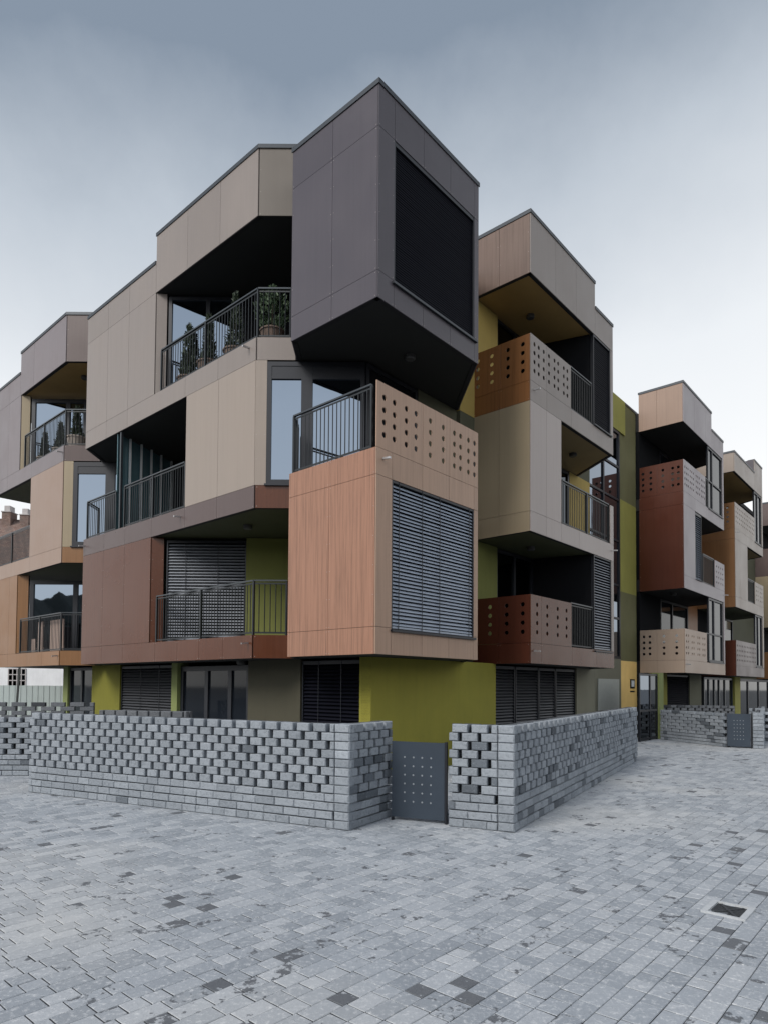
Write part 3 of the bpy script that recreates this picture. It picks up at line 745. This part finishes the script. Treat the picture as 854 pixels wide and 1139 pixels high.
# left garden wall: long run to the left and a short return to the gate
F1 = WFace(CL, LWf, True); F2 = WFace(CL, LWr)
mb = MB(); pier(mb, F1, 0, .205, .2); wall_run(mb, F1, F1.L, start=.215, dark=.02); wall_run(mb, F2, F2.L, start=.012, dark=.14)
tag(mb.build('brick_wall', loc=(*CL, 0)), 'long low grey block wall left of the first metal gate', 'brick wall')
F3 = WFace(CR, RWe, False); F4 = WFace(CR, RWn, True)
mb = MB(); pier(mb, F4, 0, .2, .2); wall_run(mb, F4, F4.L, start=.21, bl=.2, sp=.25, dark=.12); wall_run(mb, F3, F3.L, start=.012, dark=.11, bl=.155, sp=.232)
tag(mb.build('brick_wall', loc=(*CR, 0)), 'low grey block wall receding to the yellow pier, right of the first gate', 'brick wall')
# wall of the terrace to the far left, its rear run, and a divider between two terraces
F5 = WFace((-6.55, 12.33), (-10.2, 12.28), True)
mb = MB(); wall_run(mb, F5, F5.L, n=11, base=4, bl=.23, sp=.31, dark=.1, ch=.1)
tag(mb.build('brick_wall', loc=(-6.55, 12.33, 0)), 'grey block wall with open gaps at the left edge of the picture', 'brick wall')
F6 = WFace((-7.2, 16.2), (-12.5, 15.6), True)
mb = MB(); wall_run(mb, F6, F6.L, n=12, base=4, bl=.33, sp=.46, mat='brickdark', through=True)
tag(mb.build('brick_wall', loc=(-7.2, 16.2, 0)), 'dark open topped block wall in front of the pale fence', 'brick wall')
F7 = WFace((-4.92, 11.28), (-3.3, 10.92), False)
mb = MB(); wall_run(mb, F7, F7.L, n=12, base=4, bl=.19, sp=.215, mat='brickdark', ch=.1075)
tag(mb.build('brick_wall', loc=(-4.92, 11.28, 0)), 'dark block divider just showing over the long left wall', 'brick wall')
# walls in front of the next entrance
F8 = WFace((9.28, 21.9), (10.03, 19.22), False)
mb = MB(); wall_run(mb, F8, F8.L, n=10, base=3, ch=.1, bl=.3, sp=.37, dark=.1)
tag(mb.build('brick_wall', loc=(9.28, 21.9, 0)), 'block wall between the glass entrance and the second gate', 'brick wall')
F9 = WFace((10.66, 18.83), (10.95, 18.74), False)
mb = MB(); wall_run(mb, F9, .26, n=10, base=3, ch=.104, bl=.26, sp=.26)
F9b = WFace((10.93, 18.75), (14.6, 25.0), False); wall_run(mb, F9b, F9b.L, n=10, base=3, ch=.104, dark=.08)
tag(mb.build('brick_wall', loc=(10.66, 18.83, 0)), 'block wall end on the right of the second gate', 'brick wall')
F10 = WFace((12.1, 21.6), (14.4, 20.5), False)
mb = MB(); wall_run(mb, F10, F10.L, n=10, base=3, ch=.108, bl=.28, sp=.36, dark=.15)
tag(mb.build('brick_wall', loc=(12.1, 21.6, 0)), 'block wall at the right edge of the picture beyond the second gate', 'brick wall')
F11 = WFace((9.6, 24.2), (12.6, 23.4), False)
mb = MB(); wall_run(mb, F11, F11.L, n=11, base=3, ch=.1, mat='brickdark')
tag(mb.build('brick_wall', loc=(9.6, 24.2, 0)), 'dark divider wall behind the second gate under the far bays', 'brick wall')

# ------------------------------------------------------------------ gates
def gate(a, b, h, label, cols, rows, z0=.04):
    F = WFace(a, b, False); L = F.L
    e = tag(empty('garden_gate', (a[0], a[1], 0)), label, 'gate', 'metal garden gates')
    o = (a[0], a[1], 0)
    def put(mb, name):
        mb.v = [(p[0] - o[0], p[1] - o[1], p[2]) for p in mb.v]; return mb.build(name, e)
    mb = MB(); mb.fbox(F, 0.012, L - .03, 0, .012, z0, h, 'gate'); mb.fbox(F, .012, .045, .014, .05, z0, h, 'gate'); mb.fbox(F, L - .06, L - .03, .014, .05, z0, h, 'gate')
    for i in range(cols):
        for j in range(rows):
            u = .19 + (L - .40) * i / (cols - 1) + random.uniform(-.002, .002); z = .25 + (h - .45) * j / (rows - 1)
            n = 12; ring = [F(u + .011 * math.cos(2 * math.pi * k / n), -.003, z + .011 * math.sin(2 * math.pi * k / n)) for k in range(n)]
            rb = [F(u + .0125 * math.cos(2 * math.pi * k / n), -.0002, z + .0125 * math.sin(2 * math.pi * k / n)) for k in range(n)]
            mb.add(ring + rb, [tuple(range(n))] + [(k, n + k, n + (k + 1) % n, (k + 1) % n) for k in range(n)], 'stud')
    put(mb, 'leaf')
    mb = MB(); mb.fbox(F, L - .025, L, -.01, .05, 0, h + .01, 'frame'); put(mb, 'hinge_post')
    mb = MB(); mb.fbox(F, .012, .04, -.02, .03, 0, z0 - .004, 'frame'); put(mb, 'stop')
    return e
gate((.10, 8.56), (.80, 8.27), 1.02, 'dark slate metal gate with pale dots between the two near walls', 4, 6)
gate((10.08, 19.17), (10.63, 18.85), .99, 'blue grey metal gate further off, before the far bays', 4, 6)

# ------------------------------------------------------------------ entrance screen, pier plate
e = tag(empty('glass_screen', W(12.9, .25), A_R), 'tall glazed entrance screen in dark frame beside yellow pier', 'glass screen')
def put(mb, name, par): return mb.build(name, par)
mb = MB()
for x in (0, .95, 1.6): mb.box((x - .035, 0, 0), (x + .035, .06, 2.2), 'frame')
for z in (0.03, .95, 2.13): mb.box((.036, .005, z), (1.564, .055, z + .06), 'frame')
mb.build('frame', e)
for a, b, z0, z1, g in ((.04, .91, 1.02, 2.12, 'glass'), (.04, .91, .1, .94, 'darkglass'), (.99, 1.56, .1, 2.12, 'darkglass')):
    mb = MB(); mb.box((a, .025, z0), (b, .035, z1), g); mb.build('pane', e)
mb = MB(); mb.box((1.66, -.04, 0), (2.1, .2, 2.24), 'greenedge'); mb.build('post', e)
pl = W(16.2, 1.74, 1.86)
mb = MB(); F_ = WFace((pl.x, pl.y), (pl.x + UR.x, pl.y + UR.y), False)
mb.fbox(F_, -.20, .20, -.03, -.002, -.16, .18, 'frame'); mb.fbox(F_, -.14, .14, -.035, -.031, -.10, .13, 'white_frame'); mb.fbox(F_, -.2, .2, -.02, -.002, -.3, -.25, 'frame')
mb.v = [(p[0] - pl.x, p[1] - pl.y, p[2]) for p in mb.v]
o = mb.build('wall_plate'); o.location = pl; tag(o, 'small black framed white plate on the yellow pier', 'sign')

# ------------------------------------------------------------------ balcony plants and boards
def potted(x, y, z, name, label, kind, h, group, potmat='terracotta', pw=.26):
    p = W(x, y, z); e = tag(empty(name, p, random.uniform(0, 6)), label, 'plant', group)
    mb = MB(); ph = pw * 1.3
    mb.lathe((0, 0, 0), [(0, 0), (pw * .72, 0), (pw, ph * .9), (pw * 1.08, ph * .9), (pw * 1.08, ph), (pw * .94, ph), (pw * .92, ph - .04), (0, ph - .04)], potmat, 18); mb.build('pot', e)
    mb = MB(); n = 900 if kind == 'cone' else 800
    for k in range(n):
        f = random.random()
        if kind == 'cone':
            f = f ** 1.5; R = h * .15 * (1 - f) ** .8 + .015; zz = ph + f * h
            R *= 1 + .18 * math.sin(9 * f * 3 + k % 7)
        else:
            zz = ph + f * h; R = h * .36 * (math.sin(math.pi * min(1, .12 + f * .88)) ** .6) * (1.1 if f < .75 else .6)
        a = random.random() * 6.283; rr = R * math.sqrt(random.uniform(.25, 1))
        c = Vector((rr * math.cos(a), rr * math.sin(a), zz))
        d = Vector((math.cos(a) * .6 + random.gauss(0, .4), math.sin(a) * .6 + random.gauss(0, .4), 1.0 + random.gauss(0, .3))).normalized()
        s = d.cross(Vector((random.gauss(0, 1), random.gauss(0, 1), random.gauss(0, 1)))).normalized()
        l = random.uniform(.05, .11) * (1 if kind == 'cone' else .9); w = l * .28
        mb.add([c - s * w, c + s * w, c + d * l + s * w * .2, c + d * l - s * w * .2], [(0, 1, 2, 3)], 'conifer' if kind == 'cone' else 'bush')
    mb.build('foliage', e)
    mb = MB(); mb.lathe((0, 0, ph - .05), [(.02, 0), (.015, h * .6), (.0, h * .7)], 'soil', 8); mb.build('stem', e)
    return e
gA = 'potted evergreens on the upper loggia'
potted(.5, 6.72, 8.93, 'potted_conifer', 'slim dark potted cypress nearest the window on the upper loggia', 'cone', 1.35, gA)
potted(.38, 5.66, 8.93, 'potted_conifer', 'slim dark potted cypress in the middle of the upper loggia railing', 'cone', 1.12, gA)
potted(.45, 4.72, 8.93, 'potted_conifer', 'slim dark potted cypress right of the middle on the upper loggia', 'cone', 1.3, gA)
potted(.46, 3.42, 8.93, 'potted_shrub', 'green potted shrub at the loggia corner beside the slate box', 'bush', .95, gA, 'terracotta', .25)
gB = 'potted conifers on the far left loggia'
potted(.45, 15.35, 8.93, 'potted_conifer', 'potted cone shaped conifer at the left end of far loggia', 'cone', .85, gB, 'palepot', .24)
potted(.45, 14.1, 8.93, 'potted_conifer', 'potted cone shaped conifer in the middle of far loggia', 'cone', .85, gB, 'palepot', .24)
potted(.42, 12.82, 8.93, 'potted_conifer', 'large potted cone shaped conifer at the corner of far loggia', 'cone', .95, gB, 'palepot', .28)
M['plank'] = mat_board('pale_plank', (.46, .35, .30), .6, .3)
for k, (t, s, w, h, lb) in enumerate(((.24, 14.75, .35, .98, 'narrow pale board leaning in the far left balcony'), (.30, 13.65, .95, .98, 'wide pale board behind the far left balcony railing'), (.26, 15.35, .28, .45, 'short pale box at the left end of the far balcony'))):
    mb = MB()
    n = max(1, int(w / .12))
    for i in range(n): mb.box((-.02, -w / 2 + i * w / n + .003, 0), (.02, -w / 2 + (i + 1) * w / n - .003, h), 'plank')
    mb.box((.021, -w / 2 + .01, .1), (.04, w / 2 - .01, .16), 'plank'); mb.box((.021, -w / 2 + .01, h - .16), (.04, w / 2 - .01, h - .1), 'plank')
    o = mb.build('wooden_board'); o.location = W(t, s, 2.74); o.rotation_euler = (0, 0, A_R); tag(o, lb, 'board', 'boards on the far balcony')

# ------------------------------------------------------------------ background: old house, fence, pole
M['plaster'] = mat_render('white_plaster', (.70, .71, .73))
def mat_tiles():
    m, nt, b = new_mat('old_roof_tiles'); v = obj_coords(nt)
    br = nt.nodes.new('ShaderNodeTexBrick'); br.inputs['Scale'].default_value = 3.2
    br.inputs['Color1'].default_value = (.13, .075, .06, 1); br.inputs['Color2'].default_value = (.24, .16, .13, 1); br.inputs['Mortar'].default_value = (.05, .04, .04, 1)
    tc = nt.nodes.new('ShaderNodeTexCoord'); mp = nt.nodes.new('ShaderNodeMapping'); mp.inputs['Rotation'].default_value = (math.radians(90), 0, 0)
    lnk(nt, tc.outputs['Object'], mp.inputs['Vector']); lnk(nt, mp.outputs['Vector'], br.inputs['Vector'])
    n = noise(nt, v, 2.0, 6, .7)
    c = mixc(nt, ramp(nt, n, [(.35, (.7,) * 3), (.6, (0,) * 3)]), br.outputs['Color'], (.10, .085, .08))
    lnk(nt, c, b.inputs['Base Color']); b.inputs['Roughness'].default_value = .85; bump(nt, b, br.outputs['Fac'], .5, .03)
    return m
M['tiles'] = mat_tiles()
M['chimney'] = mat_plain('chimney_render', (.36, .34, .34), .85, 0, .3, 3)
M['fence'] = mat_plain('fence_sheet', (.42, .48, .47), .6, 0, .1, 2)
M['pole'] = mat_plain('pole_metal', (.03, .035, .035), .5)
hx, hy = -27.0, 40.0
e = tag(empty('old_house', (hx, hy, 0)), 'old white plastered house with brown tiled roof and two chimneys far left', 'house')
mb = MB(); mb.box((-14, 0, 0), (12, 9, 7.2), 'plaster'); mb.build('wall', e)
mb = MB(); mb.hexa([(-14.5, -.6, 7.1), (12.5, -.6, 7.1), (12.5, -.5, 7.35), (-14.5, -.5, 7.35), (-14.5, 4.5, 13.7), (12.5, 4.5, 12.2), (12.5, 4.6, 12.4), (-14.5, 4.6, 13.9)], 'tiles')
mb.hexa([(-14.5, 9.6, 7.1), (12.5, 9.6, 7.1), (12.5, 9.5, 7.35), (-14.5, 9.5, 7.35), (-14.5, 4.5, 13.68), (12.5, 4.5, 12.18), (12.5, 4.45, 12.38), (-14.5, 4.45, 13.88)], 'tiles'); rf = mb.build('roof', e)
for x, z in ((1.2, 13.85), (2.42, 13.65)):
    mb = MB(); mb.box((x - .3, 4.0, 11.2), (x + .3, 4.8, z - .42), 'tiles'); mb.box((x - .19, 4.1, z - .42), (x + .19, 4.7, z), 'chimney'); mb.box((x - .34, 3.95, z - .46), (x + .34, 4.85, z - .40), 'chimney'); mb.build('chimney', rf)
mb = MB(); x0 = 3.95
for k in range(5): mb.box((x0 + k * .265 - .03, -.04, 1.5), (x0 + k * .265 + .03, .05, 2.62), 'chimney')
for k in range(4): mb.box((x0 + .001, -.035, 1.5 + k * .36), (x0 + 1.06, .045, 1.56 + k * .36), 'chimney')
w = mb.build('window', e); mb = MB(); mb.box((x0, -.02, 1.5), (x0 + 1.06, .02, 2.62), 'darkglass'); mb.build('pane', w)
mb = MB(); a = Vector((-24, 25.2)); b = Vector((-9.0, 27.2)); L = (b - a).length; F_ = WFace(a, b, False); k = 0
while k * .22 < L:
    mb.fbox(F_, k * .22, k * .22 + .112, 0, .02, 0, 1.64 + random.uniform(-.004, .004), 'fence'); mb.fbox(F_, k * .22 + .114, k * .22 + .218, .012, .03, 0, 1.64, 'fence'); k += 1
tag(mb.build('fence', loc=(a.x, a.y, 0)), 'pale grey green sheet fence in front of the white house', 'fence')
mb = MB(); mb.bar((0, 0, 0), (.12, 0, 2.35), .06, 'pole'); mb.box((-.08, -.08, 0), (.08, .08, .06), 'pole'); o = mb.build('leaning_pole'); o.location = (-14.0, 24.8, 0); tag(o, 'thin dark pole leaning before the pale fence', 'pole')

# ------------------------------------------------------------------ drain in the pavement
dc = Vector((2.715, 5.166, 0)); du = Vector((UR.x, UR.y)).normalized()
F_ = WFace((dc.x, dc.y), (dc.x + du.x, dc.y + du.y), False)
M['drainframe'] = mat_plain('drain_concrete', (.40, .42, .44), .7, 0, .15, 12)
M['drainiron'] = mat_plain('drain_iron', (.05, .055, .062), .6, .5, .3, 20)
e = tag(empty('drain_cover', dc), 'square iron drain cover in pale frame set in the paving', 'drain cover')
mb = MB(); w, h, b = .172, .157, .035
for a in ((-w, w, -h, -h + .045), (-w, w, h - .045, h), (-w, -w + .022, -h + .0455, h - .0455), (w - .022, w, -h + .0455, h - .0455)):
    mb.fbox(F_, a[0], a[1], a[2], a[3], -.03, .012, 'drainframe')
mb.v = [(p[0] - dc.x, p[1] - dc.y, p[2]) for p in mb.v]; mb.build('frame', e)
mb = MB(); mb.fbox(F_, -w + .0225, w - .0225, -h + .046, h - .046, -.03, -.004, 'drainiron')
a_ = F_(-w + .05, -h + .075, .0); b_ = F_(w - .05, h - .075, .0); c_ = F_(-w + .05, h - .075, .0); d_ = F_(w - .05, -h + .075, .0)
mb.bar(a_, b_, .022, 'drainiron', .012); mb.bar(c_, d_, .02, 'drainiron', .0136)
for k in range(7): mb.fbox(F_, -.13 + k * .04, -.122 + k * .04, -h + .055, h - .055, -.004, .002, 'drainiron')
mb.v = [(p[0] - dc.x, p[1] - dc.y, p[2]) for p in mb.v]; mb.build('grate', e)

# ------------------------------------------------------------------ ground and paving
M['earth'] = mat_plain('ground_earth', (.13, .135, .14), .95, 0, .2, .6)
mb = MB(); mb.add([(-400, -400, -.035), (400, -400, -.035), (400, 400, -.035), (-400, 400, -.035)], [(0, 1, 2, 3)], 'earth')
tag(mb.build('ground'), kind='structure')
M['paver'] = mat_paver()
pv, pf, pr, pw_ = [], [], [], []
ROW = .131
def inside(x, y): return 2.2 < y < 36 and abs(x) < .66 * y + 2.2
for i in range(-132, 165):
    s0 = i * ROW; t = -14 + random.random() * .3
    while t < 45:
        Lp = random.choice((.131, .131, .131, .175, .1965, .1965, .22, .262))
        c = W(t + Lp / 2, s0 + ROW / 2)
        if inside(c.x, c.y) and (s0 < .95 or t < .85) and abs((c - dc).dot(Vector((du.x, du.y, 0)))) < 99:
            rel = c - dc; du3 = Vector((du.x, du.y, 0)); dn = Vector((-du.y, du.x, 0))
            if not (abs(rel.dot(du3)) < .15 and abs(rel.dot(dn)) < .13):
                g = .0018; bv = .003; gx = .0046; zt = random.uniform(-.0012, .0012); tx = random.uniform(-.0012, .0012); ty = random.uniform(-.0012, .0012)
                b0 = len(pv)
                for (q, qx, dz) in ((g, gx, -.005), (g + bv, gx + bv * .8, 0)):
                    for (tt, ss, sx, sy) in ((t + qx, s0 + q, -1, -1), (t + Lp - qx, s0 + q, 1, -1), (t + Lp - qx, s0 + ROW - q, 1, 1), (t + qx, s0 + ROW - q, -1, 1)):
                        p = W(tt, ss); pv.append((p.x, p.y, zt + dz + tx * sx + ty * sy - .0035))
                r = random.random(); wn = random.random()
                wn = random.uniform(.2, .4) if wn < (.075 if Lp < .15 else .012) else (random.uniform(.08, .205) if wn < .30 else random.uniform(-.25, .03))
                pf += [(b0 + 4, b0 + 5, b0 + 6, b0 + 7)] + [(b0 + k, b0 + (k + 1) % 4, b0 + 4 + (k + 1) % 4, b0 + 4 + k) for k in range(4)]
                pr += [r] * 5; pw_ += [wn] * 5
        t += Lp
me = bpy.data.meshes.new('paving'); me.from_pydata(pv, [], pf); me.materials.append(M['paver'])
a = me.attributes.new('rnd', 'FLOAT', 'FACE'); a.data.foreach_set('value', pr)
a = me.attributes.new('worn', 'FLOAT', 'FACE'); a.data.foreach_set('value', pw_); me.update()
o = bpy.data.objects.new('paving', me); C.objects.link(o); tag(o, kind='structure')
# unseen ridge added behind the viewer, standing in for opposite buildings in reflections
M['wood'] = mat_plain('added_ridge_tone', (.045, .05, .042), .95, 0, .45, .25)  # dark tone of the added ridge
hv, hf = [], []; N = 90
for i in range(N + 1):
    an = math.radians(100 + 160 * i / N); h = 12.5 + 2.2 * math.sin(i * .37) + 1.4 * math.sin(i * .93 + 1) + random.uniform(-.5, .5)
    for rr, hh in ((48, -.2), (55, h * .55), (64, h), (90, h * .9), (130, -.2)):
        hv.append((rr * math.sin(an), rr * math.cos(an), hh + (random.uniform(-.4, .4) if hh > 0 else 0)))
for i in range(N):
    for k in range(4): hf.append((i * 5 + k, i * 5 + k + 1, (i + 1) * 5 + k + 1, (i + 1) * 5 + k))
mb = MB(); mb.add(hv, hf, 'wood'); tag(mb.build('added_ridge'), kind='structure')  # 'wood' is only the dark tone of this added, unseen ridge
# mortar sand bed just below the pavers
M['sand'] = mat_plain('joint_sand', (.028, .031, .037), .95, 0, .3, 30)
mb = MB(); mb.add([(-30, 1.5, -.0092), (32, 1.5, -.0092), (32, 40, -.0092), (-30, 40, -.0092)], [(0, 1, 2, 3)], 'sand'); tag(mb.build('paving_bed'), kind='structure')

# ------------------------------------------------------------------ sky and sun: thin overcast, light from behind the viewer on the left
SUN_EL, SUN_AZ = math.radians(40), math.radians(-138)     # azimuth from +Y towards +X
w = bpy.data.worlds.new('World'); scene.world = w; w.use_nodes = True
nt = w.node_tree; bg = nt.nodes['Background']
sky = nt.nodes.new('ShaderNodeTexSky'); sky.sky_type = 'NISHITA'; sky.sun_disc = False
sky.sun_elevation = SUN_EL; sky.sun_rotation = SUN_AZ; sky.air_density = 1.0; sky.dust_density = 2.0; sky.ozone_density = 1.0
hsv = nt.nodes.new('ShaderNodeHueSaturation'); hsv.inputs['Saturation'].default_value = .42; lnk(nt, sky.outputs['Color'], hsv.inputs['Color'])
# cloud veil: paler and denser towards the horizon and towards the right-hand side of the sky
tc = nt.nodes.new('ShaderNodeTexCoord'); sep = nt.nodes.new('ShaderNodeSeparateXYZ'); lnk(nt, tc.outputs['Generated'], sep.inputs[0])
ns = noise(nt, tc.outputs['Generated'], 2.6, 7, .58)
def vdot(v):
    d = nt.nodes.new('ShaderNodeVectorMath'); d.operation = 'DOT_PRODUCT'; lnk(nt, tc.outputs['Generated'], d.inputs[0]); d.inputs[1].default_value = v
    return d.outputs['Value']
ma = nt.nodes.new('ShaderNodeMath'); ma.operation = 'MULTIPLY_ADD'; lnk(nt, ns, ma.inputs[0]); ma.inputs[1].default_value = .17; lnk(nt, vdot((-.10, 0, 1)), ma.inputs[2])
off = nt.nodes.new('ShaderNodeMath'); off.operation = 'SUBTRACT'; off.inputs[1].default_value = .04; lnk(nt, ma.outputs[0], off.inputs[0])
vc = ramp(nt, off.outputs[0], [(.03, (.57, .565, .555)), (.22, (.555, .555, .55)), (.45, (.475, .492, .508)), (.63, (.29, .321, .358)), (.75, (.122, .154, .196)), (1, (.12, .15, .20))])
mr = nt.nodes.new('ShaderNodeMapRange'); lnk(nt, vdot((-.25, -.95, .1)), mr.inputs[0])
mr.interpolation_type = 'SMOOTHSTEP'; mr.inputs[1].default_value = -.35; mr.inputs[2].default_value = .75; mr.inputs[3].default_value = 10.0; mr.inputs[4].default_value = 15.0
vs_ = nt.nodes.new('ShaderNodeVectorMath'); vs_.operation = 'SCALE'; lnk(nt, vc, vs_.inputs[0]); lnk(nt, mr.outputs[0], vs_.inputs['Scale'])
mx = mixc(nt, .88, hsv.outputs['Color'], vs_.outputs[0])
lnk(nt, mx, bg.inputs['Color']); bg.inputs['Strength'].default_value = .1
ld = bpy.data.lights.new('sun', 'SUN'); ld.energy = 1.5; ld.angle = math.radians(24); ld.color = (1, .95, .88)
lo = bpy.data.objects.new('sun', ld); C.objects.link(lo)
sd = Vector((math.sin(SUN_AZ) * math.cos(SUN_EL), math.cos(SUN_AZ) * math.cos(SUN_EL), math.sin(SUN_EL)))
lo.rotation_euler = (-sd).to_track_quat('-Z', 'Y').to_euler(); lo.location = sd * 50

# ------------------------------------------------------------------ camera
cd = bpy.data.cameras.new('camera'); cam = bpy.data.objects.new('camera', cd); C.objects.link(cam)
cd.sensor_fit = 'HORIZONTAL'; cd.sensor_width = 36; cd.lens = 36 * 724.03 / 854
cd.shift_y = (739.354 - 569.5) / 854; cd.clip_start = .05; cd.clip_end = 2000
pit, rol = .0318386, .0069019
Fv = Vector((0, math.cos(pit), math.sin(pit))); Uv = Vector((0, -math.sin(pit), math.cos(pit))); Rv = Vector((1, 0, 0))
R2 = Rv * math.cos(rol) + Uv * math.sin(rol); U2 = Uv * math.cos(rol) - Rv * math.sin(rol)
mw = Matrix((R2, U2, -Fv)).transposed().to_4x4(); mw.translation = Vector((0, 0, 1.75)); cam.matrix_world = mw
scene.camera = cam
scene.view_settings.view_transform = 'Standard'; scene.view_settings.look = 'None'; scene.view_settings.gamma = 1
scene.view_settings.exposure = 0.93
